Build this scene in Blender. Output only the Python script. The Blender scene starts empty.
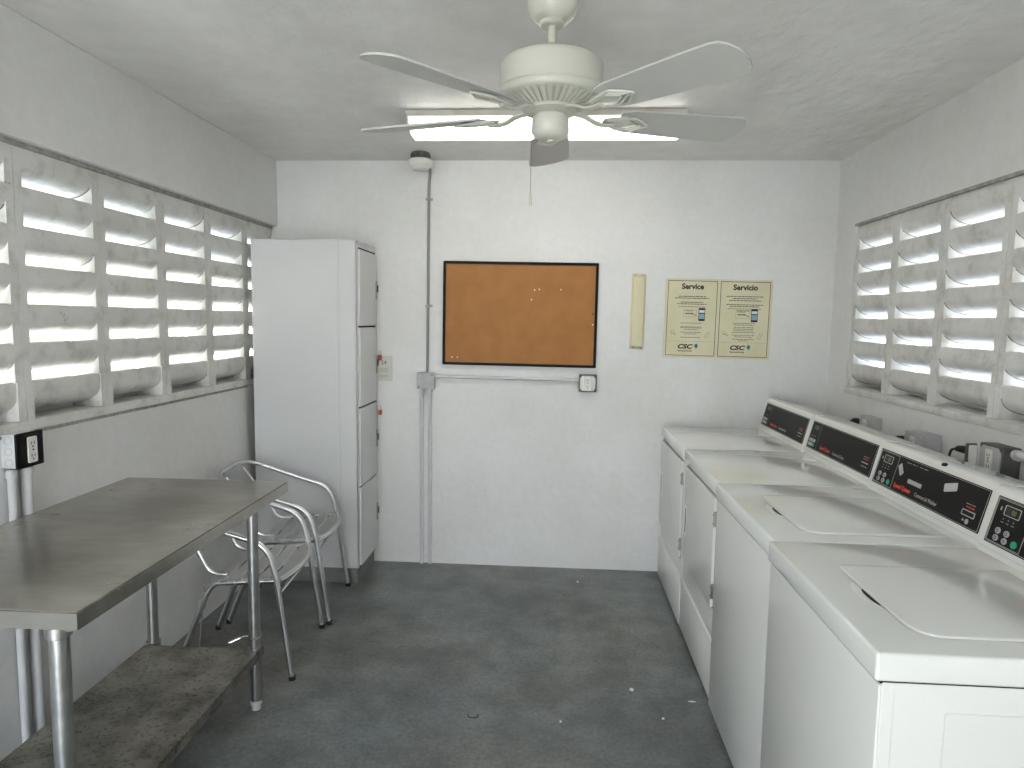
import bpy, bmesh, math, random
from mathutils import Vector as V, Matrix
random.seed(7)
C = bpy.context.scene.collection
S = bpy.context.scene
PI = math.pi

# ------------------------------------------------------------------ camera
H = 1.520
cd = bpy.data.cameras.new('camera'); cam = bpy.data.objects.new('camera', cd); C.objects.link(cam)
pi_, ya_, ro_ = (math.radians(a) for a in (-5.416, -3.663, 0.848))
fw = V((math.sin(ya_)*math.cos(pi_), math.cos(ya_)*math.cos(pi_), math.sin(pi_)))
r_ = V((math.cos(ya_), -math.sin(ya_), 0)); u_ = r_.cross(fw)
r2 = r_*math.cos(ro_)+u_*math.sin(ro_); u2 = -r_*math.sin(ro_)+u_*math.cos(ro_)
cam.matrix_world = Matrix(((r2.x, u2.x, -fw.x, 0), (r2.y, u2.y, -fw.y, 0), (r2.z, u2.z, -fw.z, H), (0, 0, 0, 1)))
cd.sensor_width = 36; cd.lens = 670.6/1024*36; cd.clip_start = .02
S.camera = cam

# ------------------------------------------------------------------ world, exposure
S.view_settings.view_transform = 'Standard'; S.view_settings.look = 'None'
S.view_settings.gamma = 1; S.view_settings.use_curve_mapping = False
S.view_settings.exposure = 2.34
w = bpy.data.worlds.new('sky'); S.world = w; w.use_nodes = True
nt = w.node_tree; nt.nodes.clear()
tc = nt.nodes.new('ShaderNodeTexCoord'); sp = nt.nodes.new('ShaderNodeSeparateXYZ')
cr = nt.nodes.new('ShaderNodeValToRGB'); bg = nt.nodes.new('ShaderNodeBackground'); wo = nt.nodes.new('ShaderNodeOutputWorld')
nt.links.new(tc.outputs['Generated'], sp.inputs[0]); nt.links.new(sp.outputs['Z'], cr.inputs[0])
nt.links.new(cr.outputs[0], bg.inputs[0]); nt.links.new(bg.outputs[0], wo.inputs[0])
cr.color_ramp.elements[0].position = 0.12; cr.color_ramp.elements[0].color = (.93, .965, .98, 1)
cr.color_ramp.elements[1].position = .55; cr.color_ramp.elements[1].color = (.60, .77, 1.0, 1)
bg.inputs[1].default_value = 2.6
ld = bpy.data.lights.new('sun', 'SUN'); ld.energy = 9; ld.angle = math.radians(3); ld.color = (1, .95, .85)
sun = bpy.data.objects.new('sun', ld); C.objects.link(sun); sun.rotation_euler = (math.radians(48), 0, math.radians(-32)); sun.location = (-6, 0, 8)

# ------------------------------------------------------------------ materials
def mat(name, col, rough=.6, metal=0., spec=.5, col2=None, nscale=3., bump=0., bscale=40., coat=0., detail=5., fac=(.35, .65), emit=None, estr=0., stretch=None, rvar=0.):
    m = bpy.data.materials.new(name); m.use_nodes = True
    n = m.node_tree.nodes; l = m.node_tree.links; b = n['Principled BSDF']
    b.inputs['Base Color'].default_value = (*col, 1); b.inputs['Roughness'].default_value = rough
    b.inputs['Metallic'].default_value = metal; b.inputs['Specular IOR Level'].default_value = spec
    if coat: b.inputs['Coat Weight'].default_value = coat; b.inputs['Coat Roughness'].default_value = .08
    t = n.new('ShaderNodeTexCoord'); src = t.outputs['Object']
    if stretch:
        mp = n.new('ShaderNodeMapping'); mp.inputs['Scale'].default_value = stretch; l.new(src, mp.inputs[0]); src = mp.outputs[0]
    if col2:
        tx = n.new('ShaderNodeTexNoise'); tx.inputs['Scale'].default_value = nscale; tx.inputs['Detail'].default_value = detail
        l.new(src, tx.inputs[0])
        rp = n.new('ShaderNodeValToRGB'); rp.color_ramp.elements[0].position = fac[0]; rp.color_ramp.elements[1].position = fac[1]
        rp.color_ramp.elements[0].color = (*col, 1); rp.color_ramp.elements[1].color = (*col2, 1)
        l.new(tx.outputs[0], rp.inputs[0]); l.new(rp.outputs[0], b.inputs['Base Color'])
        if rvar:
            mr = n.new('ShaderNodeMapRange'); mr.inputs[3].default_value = rough-rvar; mr.inputs[4].default_value = rough+rvar
            l.new(tx.outputs[0], mr.inputs[0]); l.new(mr.outputs[0], b.inputs['Roughness'])
    if bump:
        bt = n.new('ShaderNodeTexNoise'); bt.inputs['Scale'].default_value = bscale; bt.inputs['Detail'].default_value = 6
        bn = n.new('ShaderNodeBump'); bn.inputs['Strength'].default_value = bump; bn.inputs['Distance'].default_value = .01
        l.new(src, bt.inputs[0]); l.new(bt.outputs[0], bn.inputs['Height']); l.new(bn.outputs[0], b.inputs['Normal'])
    if emit:
        b.inputs['Emission Color'].default_value = (*emit, 1); b.inputs['Emission Strength'].default_value = estr
    return m

def add_specks(m, dark, scale=30., thr=.70, amount=.8, patch=2.):
    """scattered small grime marks on a base colour: specks masked by larger patches"""
    n = m.node_tree.nodes; l = m.node_tree.links; b = n['Principled BSDF']
    t = n.new('ShaderNodeTexCoord')
    a = n.new('ShaderNodeTexNoise'); a.inputs['Scale'].default_value = scale; a.inputs['Detail'].default_value = 2
    p = n.new('ShaderNodeTexNoise'); p.inputs['Scale'].default_value = patch; p.inputs['Detail'].default_value = 2
    l.new(t.outputs['Object'], a.inputs[0]); l.new(t.outputs['Object'], p.inputs[0])
    ad = n.new('ShaderNodeMath'); ad.operation = 'MULTIPLY'; l.new(a.outputs[0], ad.inputs[0]); l.new(p.outputs[0], ad.inputs[1])
    mr = n.new('ShaderNodeMapRange'); mr.inputs[1].default_value = thr*thr*.78; mr.inputs[2].default_value = thr*thr*.92; mr.inputs[4].default_value = amount
    l.new(ad.outputs[0], mr.inputs[0])
    mx = n.new('ShaderNodeMix'); mx.data_type = 'RGBA'
    s = b.inputs['Base Color']
    if s.is_linked: l.new(s.links[0].from_socket, mx.inputs[6])
    else: mx.inputs[6].default_value = s.default_value
    mx.inputs[7].default_value = (*dark, 1); l.new(mr.outputs[0], mx.inputs[0]); l.new(mx.outputs[2], s)

def add_grain(m, scale, lo, hi, detail=4., p0=.35, p1=.65, stretch=None, tint=(1, 1, 1)):
    """multiplies the base colour by a noise between lo and hi"""
    n = m.node_tree.nodes; l = m.node_tree.links; b = n['Principled BSDF']
    t = n.new('ShaderNodeTexCoord'); src = t.outputs['Object']
    if stretch:
        mp = n.new('ShaderNodeMapping'); mp.inputs['Scale'].default_value = stretch; l.new(src, mp.inputs[0]); src = mp.outputs[0]
    a = n.new('ShaderNodeTexNoise'); a.inputs['Scale'].default_value = scale; a.inputs['Detail'].default_value = detail; a.inputs['Roughness'].default_value = .62
    l.new(src, a.inputs[0])
    r = n.new('ShaderNodeValToRGB'); r.color_ramp.elements[0].position = p0; r.color_ramp.elements[1].position = p1
    r.color_ramp.elements[0].color = (lo*tint[0], lo*tint[1], lo*tint[2], 1); r.color_ramp.elements[1].color = (hi, hi, hi, 1)
    l.new(a.outputs[0], r.inputs[0])
    mx = n.new('ShaderNodeMix'); mx.data_type = 'RGBA'; mx.blend_type = 'MULTIPLY'; mx.inputs[0].default_value = 1
    s = b.inputs['Base Color']
    if s.is_linked: l.new(s.links[0].from_socket, mx.inputs[6])
    else: mx.inputs[6].default_value = s.default_value
    l.new(r.outputs[0], mx.inputs[7]); l.new(mx.outputs[2], s)

M = {}
M['wall'] = mat('wall_paint', (.765, .765, .765), .55, col2=(.81, .81, .81), nscale=1.3, bump=.25, bscale=18)
add_specks(M['wall'], (.38, .37, .35), 110, .80, .5, 4.5)
M['ceil'] = mat('ceiling_paint', (.82, .81, .795), .7, col2=(.87, .86, .85), nscale=1.6, bump=1.0, bscale=16, stretch=(1, .6, 1))
add_specks(M['ceil'], (.38, .36, .33), 120, .82, .5, 4.5)
M['block'] = mat('block_paint', (.66, .65, .63), .6, col2=(.76, .755, .74), nscale=5, bump=.25, bscale=60)
add_specks(M['block'], (.22, .21, .18), 90, .76, .7, 9.)
M['seam_shade'] = mat('mortar_and_shade', (.30, .29, .26), .9, col2=(.45, .44, .41), nscale=30, bump=.8, bscale=80)  # dark mortar tone, also used to paint in beam and sill shade
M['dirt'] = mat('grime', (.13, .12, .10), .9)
M['floor'] = mat('painted_concrete', (.150, .175, .185), .36, col2=(.225, .222, .208), nscale=.9, detail=6, bump=.12, bscale=35, fac=(.36, .66), rvar=.12)
add_specks(M['floor'], (.10, .10, .10), 45, .72, .6, 6)
add_grain(M['floor'], 5., .72, 1.12, 10, .35, .62)
add_grain(M['floor'], 60., .80, 1.12, 6, .36, .6)
add_grain(M['floor'], 1.6, .74, 1.05, 9, .40, .56)
add_grain(M['ceil'], 7., .93, 1.0, 8); add_grain(M['ceil'], 2.2, .93, 1.0, 3)
add_grain(M['wall'], 1.1, .93, 1.0, 5, .38, .6, tint=(1, .99, .97))
add_grain(M['wall'], 26, .955, 1.0, 6)
add_grain(M['block'], 12., .80, 1.0, 8, .34, .5, tint=(1, .99, .95))
M['ground'] = mat('outdoor_ground', (.34, .325, .28), .9, col2=(.46, .445, .40), nscale=1.5, bump=.4, bscale=10)
M['addedleft'] = mat('added_wall_warm', (.15, .14, .08), .9, col2=(.24, .225, .14), nscale=3, detail=8)  # dark warm tone of the added left wall, set to dim the openings
M['addedright'] = mat('added_wall_grey', (.09, .09, .085), .9, col2=(.14, .14, .135), nscale=3, detail=8)  # dark grey tone of the added wall on the right
M['enamel'] = mat('white_enamel', (.79, .80, .775), .16, coat=.8)
M['cabinet'] = mat('cabinet_enamel', (.73, .73, .70), .30, coat=.4, col2=(.76, .76, .735), nscale=2)
M['trimwhite'] = mat('white_trim', (.76, .76, .74), .3, coat=.3)
M['black'] = mat('black_panel', (.006, .006, .007), .45, spec=.2)
M['slit'] = mat('dark_gap', (.01, .01, .01), .9)
M['line'] = mat('grey_print', (.45, .45, .43), .5)
M['red'] = mat('red_print', (.75, .06, .03), .5)
M['button'] = mat('grey_button', (.42, .41, .42), .4)
M['green'] = mat('green_button', (.01, .33, .20), .4)
M['display'] = mat('display_glass', (.03, .033, .02), .15)
M['digit'] = mat('display_digits', (.20, .19, .10), .5)
M['steel'] = mat('stainless_steel', (.42, .405, .37), .25, .95, col2=(.53, .515, .48), nscale=2.4, detail=6, bump=.03, bscale=60, rvar=.10)
M['shelfsteel'] = mat('worn_galvanised_steel', (.22, .205, .18), .42, .6, col2=(.34, .32, .28), nscale=5, detail=10, bump=.12, bscale=60, rvar=.1)
add_specks(M['shelfsteel'], (.035, .03, .025), 70, .70, .8, 14)
add_grain(M['steel'], 2.2, .70, 1.0, 6, .38, .60, (1, 1, 1), (1, .97, .92))
add_grain(M['steel'], 14., .86, 1.0, 8, .36, .6, (.5, 2.2, 1))
add_grain(M['shelfsteel'], 9., .62, 1.1, 10, .38, .58)
add_grain(M['shelfsteel'], 75., .45, 1.05, 5, .34, .46)
M['galv'] = mat('galvanised_tube', (.42, .42, .41), .30, 1., col2=(.52, .52, .51), nscale=20, bump=.08, bscale=120)
M['alu'] = mat('polished_aluminium', (.68, .68, .69), .24, 1., col2=(.78, .78, .79), nscale=14)
M['aluslat'] = mat('satin_aluminium', (.52, .52, .52), .36, .9, col2=(.60, .60, .60), nscale=9)
M['rubber'] = mat('black_rubber', (.012, .012, .013), .7)
M['locker'] = mat('locker_paint', (.66, .665, .67), .40, col2=(.70, .70, .71), nscale=2, bump=.04, bscale=60)
add_specks(M['locker'], (.4, .38, .36), 150, .82, .5, 9)
M['plinth'] = mat('grey_plinth', (.17, .17, .165), .5, col2=(.22, .22, .21), nscale=8)
M['fan'] = mat('fan_enamel', (.64, .635, .57), .28, coat=.4)
M['blade'] = mat('fan_blade_white', (.58, .58, .555), .45)
M['lens'] = mat('light_diffuser', (.85, .85, .80), .4, emit=(1.0, .985, .88), estr=1.35)
M['lightbody'] = mat('fixture_metal', (.58, .55, .50), .5, col2=(.44, .36, .30), nscale=6, fac=(.5, .75))
M['cork'] = mat('cork', (.36, .150, .036), .55, spec=.35, col2=(.41, .18, .047), nscale=9, detail=12)
add_specks(M['cork'], (.30, .12, .035), 160, .74, .5, 9)
M['frame'] = mat('black_frame', (.006, .006, .007), .5, spec=.15)
M['cream'] = mat('cream_plastic', (.68, .63, .44), .45)
M['sign'] = mat('sign_cream', (.66, .62, .42), .4, col2=(.72, .68, .49), nscale=6)
M['ink'] = mat('ink', (.02, .02, .018), .6)
M['greyink'] = mat('faint_ink', (.22, .21, .15), .6)
M['navy'] = mat('phone_navy', (.01, .012, .04), .4)
M['sky_screen'] = mat('phone_screen', (.25, .42, .52), .4)
M['teal'] = mat('teal_print', (.01, .22, .25), .5)
M['conduit'] = mat('painted_conduit', (.60, .60, .61), .5, col2=(.66, .66, .67), nscale=10, bump=.2, bscale=50)
M['greyconduit'] = mat('grey_conduit', (.26, .26, .26), .45)
M['box'] = mat('grey_box', (.42, .42, .43), .5, col2=(.5, .5, .51), nscale=20, bump=.15, bscale=80)
M['darkbox'] = mat('dark_metal_box', (.075, .075, .07), .5, .5, col2=(.13, .13, .12), nscale=20)
M['platemetal'] = mat('steel_cover', (.40, .40, .38), .35, .8)
M['recept'] = mat('white_receptacle', (.74, .73, .70), .35)
M['lockred'] = mat('red_padlock', (.42, .045, .02), .4)
M['paper'] = mat('white_tag', (.62, .62, .56), .7)
M['white'] = mat('white_litter', (.85, .85, .83), .7)
M['greyduct'] = mat('mortar', (.50, .49, .46), .9)

# ------------------------------------------------------------------ mesh helpers
def bx(bm, x0, x1, y0, y1, z0, z1, bev=0., seg=2, rot=None):
    r = bmesh.ops.create_cube(bm, size=1)['verts']
    for v in r:
        v.co = V(((x0+x1)/2+v.co.x*(x1-x0), (y0+y1)/2+v.co.y*(y1-y0), (z0+z1)/2+v.co.z*(z1-z0)))
    if bev:
        es = list({e for v in r for e in v.link_edges})
        bmesh.ops.bevel(bm, geom=es, offset=bev, segments=seg, profile=.5, affect='EDGES')
    return r

def prism(bm, pts, o, u, v, n, d, bev=0., seg=2):
    """polygon pts (in u,v) at o, extruded by d along n"""
    o, u, v, n = V(o), V(u), V(v), V(n)
    a = [bm.verts.new(o+u*p[0]+v*p[1]) for p in pts]; b = [bm.verts.new(o+u*p[0]+v*p[1]+n*d) for p in pts]
    k = len(pts); fs = [bm.faces.new(a[::-1]), bm.faces.new(b)]
    for i in range(k): fs.append(bm.faces.new((a[i], a[(i+1) % k], b[(i+1) % k], b[i])))
    bmesh.ops.recalc_face_normals(bm, faces=fs)
    if bev:
        es = [e for e in fs[1].edges]
        bmesh.ops.bevel(bm, geom=es, offset=bev, segments=seg, profile=.5, affect='EDGES')
    return fs

def rrect(x0, x1, y0, y1, r, seg=5):
    if isinstance(r, (int, float)): r = (r,)*4       # BL, BR, TR, TL
    P = []
    for (cx, cy, a0, rr) in ((x0+r[0], y0+r[0], PI, r[0]), (x1-r[1], y0+r[1], 1.5*PI, r[1]), (x1-r[2], y1-r[2], 0, r[2]), (x0+r[3], y1-r[3], .5*PI, r[3])):
        for i in range(seg+1):
            a = a0+i/seg*PI/2; P.append((cx+rr*math.cos(a), cy+rr*math.sin(a)))
    return P

def ring(bm, outer, inner, o, u, v, n, d):
    o, u, v, n = V(o), V(u), V(v), V(n); k = len(outer)
    def mk(P, h): return [bm.verts.new(o+u*p[0]+v*p[1]+n*h) for p in P]
    A, B, A2, B2 = mk(outer, d), mk(inner, d), mk(outer, 0), mk(inner, 0); fs = []
    for i in range(k):
        j = (i+1) % k
        fs += [bm.faces.new((A[i], A[j], B[j], B[i])), bm.faces.new((A2[i], A2[j], A[j], A[i])), bm.faces.new((B[i], B[j], B2[j], B2[i])), bm.faces.new((A2[i], B2[i], B2[j], A2[j]))]
    bmesh.ops.recalc_face_normals(bm, faces=fs)

def lathe(bm, prof, c=(0, 0, 0), seg=40, axis='z'):
    """prof list of (radius, height)"""
    c = V(c); rings = []; fs = []
    def P(r, h, a):
        if axis == 'z': return c+V((r*math.cos(a), r*math.sin(a), h))
        if axis == 'x': return c+V((h, r*math.cos(a), r*math.sin(a)))
        return c+V((r*math.cos(a), h, r*math.sin(a)))
    for r, h in prof:
        if r < 1e-6: rings.append([bm.verts.new(P(0, h, 0))])
        else: rings.append([bm.verts.new(P(r, h, 2*PI*i/seg)) for i in range(seg)])
    for a, b in zip(rings, rings[1:]):
        for i in range(seg):
            j = (i+1) % seg
            if len(a) == 1 and len(b) == 1: continue
            if len(a) == 1: fs.append(bm.faces.new((a[0], b[i], b[j])))
            elif len(b) == 1: fs.append(bm.faces.new((a[i], a[j], b[0])))
            else: fs.append(bm.faces.new((a[i], a[j], b[j], b[i])))
    if len(rings[0]) > 1: fs.append(bm.faces.new(rings[0]))
    if len(rings[-1]) > 1: fs.append(bm.faces.new(rings[-1]))
    bmesh.ops.recalc_face_normals(bm, faces=fs)
    return fs

def fillet(pts, r, seg=7):
    pts = [V(p) for p in pts]; out = [pts[0]]
    rs = r if isinstance(r, (list, tuple)) else [r]*(len(pts)-2)
    for i in range(1, len(pts)-1):
        a, b, c = pts[i-1], pts[i], pts[i+1]; rr = rs[i-1]
        d1 = (a-b).normalized(); d2 = (c-b).normalized()
        t = min(rr, (a-b).length*.49, (c-b).length*.49)
        p0, p2 = b+d1*t, b+d2*t
        for k in range(seg+1):
            s = k/seg; out.append(p0*(1-s)**2+b*2*s*(1-s)+p2*s*s)
    out.append(pts[-1]); return out

def tube(bm, pts, r, n=12, cap=True, close=False, flat=1.):
    pts = [V(p) for p in pts]; k = len(pts); fs = []
    T = []
    for i in range(k):
        a = pts[i-1] if i > 0 else (pts[-1] if close else pts[0]); b = pts[(i+1) % k] if (i < k-1 or close) else pts[-1]
        T.append((b-a).normalized())
    up = V((0, 0, 1)) if abs(T[0].z) < .9 else V((0, 1, 0))
    N = (up-T[0]*up.dot(T[0])).normalized(); rings = []
    for i in range(k):
        N = (N-T[i]*N.dot(T[i])).normalized(); B = T[i].cross(N)
        rr = r[i] if isinstance(r, (list, tuple)) else r
        rings.append([bm.verts.new(pts[i]+N*(rr*flat*math.cos(2*PI*j/n))+B*(rr*math.sin(2*PI*j/n))) for j in range(n)])
    pr = list(zip(rings, rings[1:]))
    if close: pr.append((rings[-1], rings[0]))
    for a, b in pr:
        for j in range(n): fs.append(bm.faces.new((a[j], a[(j+1) % n], b[(j+1) % n], b[j])))
    if cap and not close: fs += [bm.faces.new(rings[0][::-1]), bm.faces.new(rings[-1])]
    bmesh.ops.recalc_face_normals(bm, faces=fs)

def NB(): return bmesh.new()

def obj(name, bm, m, parent=None, smooth=True):
    me = bpy.data.meshes.new(name)
    bm.to_mesh(me); bm.free()
    ms = m if isinstance(m, (list, tuple)) else [m]
    for x in ms: me.materials.append(x)
    if smooth:
        for p in me.polygons: p.use_smooth = True
        try: me.set_sharp_from_angle(angle=math.radians(38))
        except Exception: pass
    o = bpy.data.objects.new(name, me); C.objects.link(o)
    if parent: o.parent = parent
    return o

def tag(o, label, cat, group=None):
    o['label'] = label; o['category'] = cat
    if group: o['group'] = group
    return o

def thing(name, label, cat, loc=(0, 0, 0), rz=0, group=None):
    o = bpy.data.objects.new(name, None); C.objects.link(o); o.location = loc; o.rotation_euler = (0, 0, rz)
    o.empty_display_size = .1
    return tag(o, label, cat, group)

def struct(name, bm, m, parent=None, smooth=True):
    o = obj(name, bm, m, parent, smooth)
    if not parent: o['kind'] = 'structure'
    return o

def text_into(bm, s, size, o, u, v, n, align='LEFT', depth=.0005, bold=0., sx=1., shear=0., space=1.):
    """lettering laid in the plane (o; u, v), as mesh"""
    cu = bpy.data.curves.new('t', 'FONT'); cu.body = s; cu.size = size; cu.align_x = align; cu.align_y = 'BOTTOM_BASELINE'
    cu.offset = bold; cu.extrude = depth/2; cu.shear = shear; cu.space_character = space; cu.resolution_u = 3
    ob = bpy.data.objects.new('t', cu); C.objects.link(ob)
    dg = bpy.context.evaluated_depsgraph_get(); dg.update()
    me = bpy.data.meshes.new_from_object(ob.evaluated_get(dg))
    o, u, v, n = V(o), V(u), V(v), V(n)
    for q in me.vertices:
        c = q.co.copy(); q.co = o+u*(c.x*sx)+v*c.y+n*(c.z+depth/2)
    bm.from_mesh(me); bpy.data.meshes.remove(me)
    bpy.data.objects.remove(ob); bpy.data.curves.remove(cu)

# ------------------------------------------------------------------ the room
XL, XR, YB, ZC, YF = -1.698, 1.603, 4.039, 2.456, -1.60
XLL = -1.738                                   # lower left wall and block screen
T = .15
b = NB(); bx(b, XLL-T-.02, XR+T+.02, YF-.25, YB+T, -.12, 0); struct('floor', b, M['floor'], smooth=False)
b = NB(); bx(b, XLL-T-.4, XR+T+.4, YF-.6, YB+T+.2, ZC, ZC+.16); struct('ceiling', b, M['ceil'], smooth=False)
b = NB(); bx(b, XLL-T, XR+T, YB, YB+T, 0, ZC); struct('wall_back', b, M['wall'], smooth=False)
b = NB(); bx(b, XLL-T, XLL, YF, YB, 0, 1.132); struct('wall_left', b, M['wall'], smooth=False)
b = NB(); bx(b, XLL-T, XL, YF, YB, 2.068, ZC, .004, 1); struct('trim_1', b, M['wall'], smooth=False)
YW = 3.80                                      # where the right opening starts
b = NB(); bx(b, XR, XR+T, YF, YB, 0, 1.157)
bx(b, XR, XR+T, YW, YB, 1.157, ZC); bx(b, XR, XR+T, YF, YW, 2.066, ZC)
struct('wall_right', b, M['wall'], smooth=False)
b = NB(); bx(b, -22, 22, -22, 26, -.2, -.125); struct('ground', b, M['ground'], smooth=False)
# added front wall behind the camera, left doorway narrowed to limit the daylight
b = NB(); bx(b, -.35, XR, YF-.15, YF, 0, ZC); bx(b, XLL, -1.55, YF-.15, YF, 0, ZC); bx(b, -1.55, -.35, YF-.15, YF, 2.25, ZC); struct('wall_front', b, M['wall'], smooth=False)
# added outer walls, put there to hold down the glare in the block openings
b = NB(); bx(b, -4.6, -4.4, -3, 8, -.15, 2.3); struct('added_wall_left', b, M['addedleft'], smooth=False)
b = NB(); bx(b, 4.2, 4.4, -3, 8, -.15, 2.3); struct('added_wall_right', b, M['addedright'], smooth=False)

def block_screen(name, side, xf, y_top, joints, z0, rows, ph, zlip, ztop, y_end):
    """side -1: left wall, outside toward -x; profile depth runs outward"""
    b = NB(); D = .115; fin = .034; g = NB(); grime = random.Random(name)
    def X(d): return xf+side*d
    for r in range(rows):
        za = z0+ph*r
        # curved hood: front face, bulging underside running back to the low rear lip
        cut = .62*ph; prof = [(0, ph), (0, cut)]
        for i in range(1, 11):
            a = PI/2*i/10
            prof.append((D*(1-math.cos(a)), cut-(cut-.13*ph)*math.sin(a)))
        prof += [(D, .13*ph+.014), (D*.8, .13*ph+.020), (D*.55, .36*ph), (D*.38, .70*ph), (D*.30, ph), (.009, ph), (.009, ph-.0038)]; prof[0] = (0, ph-.0038); curve = prof[1:12]
        for ya, yb in zip(joints, joints[1:]):
            prism(b, prof, (X(0), yb+.001, za), (side, 0, 0), (0, 0, 1), (0, 1, 0), ya-yb-.002)
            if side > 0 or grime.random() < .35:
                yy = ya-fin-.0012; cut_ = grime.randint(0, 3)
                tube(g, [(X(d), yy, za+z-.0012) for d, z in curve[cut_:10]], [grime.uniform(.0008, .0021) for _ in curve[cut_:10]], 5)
    for i, yj in enumerate(joints):
        for s in (-1, 1):
            ya, yb = sorted((yj+s*.0012, yj+s*fin))
            if i == 0 and s == 1: continue
            if i == len(joints)-1 and s == -1: continue
            for r in range(rows):
                za = z0+ph*r
                xa, xb = sorted((X(.0015 if r else -.004), X(D)))
                bx(b, xa, xb, ya, yb, za-.0002, za+ph+.0002)
        xa, xb = sorted((X(.012), X(D)))
        bx(b, xa, xb, yj-.004, yj+.004, z0, z0+ph*rows)
    xa, xb = sorted((X(D-.002), X(D+.022)))
    bx(b, xa, xb, joints[-1], joints[0], z0, z0+.055)
    xa, xb = sorted((X(-.004), X(T-.02)))
    bx(b, xa, xb, joints[-1], joints[0], zlip, z0, .003, 1)                # bottom sill course
    xa, xb = sorted((X(.006), X(T-.03)))
    bx(b, xa, xb, joints[-1], joints[0], z0+ph*rows, ztop)
    wd = struct(name, b, M['block']); obj('dirt_line', g, M['dirt'], wd)
    return wd
jl = [YB-.002, 3.684]+[3.684-.4*k for k in range(1, 16)]; jl = [y for y in jl if y > YF]+[YF]
block_screen('window_1', -1, XLL, YB, jl, 1.168, 7, .1272, 1.132, 2.068, YF)
jr = [YW-.006, 3.372]+[3.372-.408*k for k in range(1, 16)]; jr = [y for y in jr if y > YF]+[YF]
block_screen('window_2', 1, XR+.010, YW, jr, 1.190, 7, .1222, 1.157, 2.066, YF)
# mortar seam under the beams, shade of their undersides put into the dark colour
b = NB(); bx(b, XLL-.02, XLL+.012, YF, YB-.01, 2.052, 2.0675); struct('trim_2', b, M['seam_shade'])
b = NB(); bx(b, XR-.003, XR+.03, YF, YW, 2.052, 2.0655); struct('trim_3', b, M['seam_shade'])
b = NB(); bx(b, XR-.009, XR+.012, YF, YW+.012, 1.152, 1.186, .005, 2); struct('trim_4', b, M['block'])
b = NB(); bx(b, XLL-.01, XLL+.006, YF, 3.67, 1.122, 1.133, .002, 1); struct('trim_5', b, M['seam_shade'])  # shadow line below the left sill, put in as a dark strip
# ------------------------------------------------------------------ ceiling fan
FC = V((-.028, 1.98, 0))
fan = thing('ceiling_fan', 'white five-blade ceiling fan with pull chain hanging from the ceiling', 'ceiling fan', (FC.x, FC.y, ZC))
zc = -ZC
b = NB(); lathe(b, [(.066, 0), (.071, -.010), (.0735, -.040), (.070, -.064), (.060, -.084), (.046, -.095), (.036, -.098), (.037, -.106), (.032, -.110), (.017, -.110)]); obj('canopy', b, M['fan'], fan)
b = NB(); lathe(b, [(.0125, -.095), (.0125, -.180)], seg=20); obj('downrod', b, M['fan'], fan)
b = NB(); lathe(b, [(.016, -.158), (.021, -.168), (.034, -.198), (.036, -.206), (.050, -.208)], seg=32); obj('coupling_cover', b, M['fan'], fan)
b = NB(); lathe(b, [(.05, -.204), (.120, -.205), (.136, -.208), (.144, -.215), (.1465, -.225), (.147, -.285), (.1445, -.288), (.1455, -.293), (.144, -.303), (.138, -.309), (.12, -.312)], seg=64); obj('motor_housing', b, M['fan'], fan)
b = NB(); lathe(b, [(.125, -.308), (.075, -.334), (.045, -.336)], seg=64)
vr = obj('vent_ring', b, M['lightbody'], fan)
b = NB()
for k in range(40):
    a = 2*PI*k/40; d = V((math.cos(a), math.sin(a), 0)); t = V((-math.sin(a), math.cos(a), 0))
    p0 = d*.134+V((0, 0, -.311)); p1 = d*.078+V((0, 0, -.338))
    w_ = .0055
    vs = [b.verts.new(p0+t*w_), b.verts.new(p0-t*w_), b.verts.new(p1-t*w_*.7), b.verts.new(p1+t*w_*.7)]
    v2 = [b.verts.new(q.co+V((0, 0, .006))) for q in vs]
    fs = [b.faces.new(vs), b.faces.new(v2[::-1])]+[b.faces.new((vs[i], vs[(i+1) % 4], v2[(i+1) % 4], v2[i])) for i in range(4)]
    bmesh.ops.recalc_face_normals(b, faces=fs)
obj('vent_rib', b, M['fan'], vr)
b = NB(); lathe(b, [(.07, -.328), (.078, -.336), (.078, -.344), (.045, -.352), (.04, -.36)], seg=48); obj('flywheel', b, M['fan'], fan)
b = NB(); lathe(b, [(.040, -.350), (.050, -.356), (.053, -.364), (.054, -.398), (.051, -.404), (.046, -.412), (.030, -.419), (.009, -.421), (.008, -.425), (0, -.426)], seg=48); obj('switch_housing', b, M['fan'], fan)
b = NB(); tube(b, [(-.050, -.004, -.375), (-.0535, -.004, -.392), (-.0535, -.004, -.575)], .0013, 6)
pc = obj('pull_chain', b, M['platemetal'], fan)
b = NB(); lathe(b, [(.002, -.570), (.0042, -.574), (.0045, -.600), (.003, -.606)], (-.0535, -.004, 0), 12); obj('pull_knob', b, M['fan'], pc)
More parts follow.
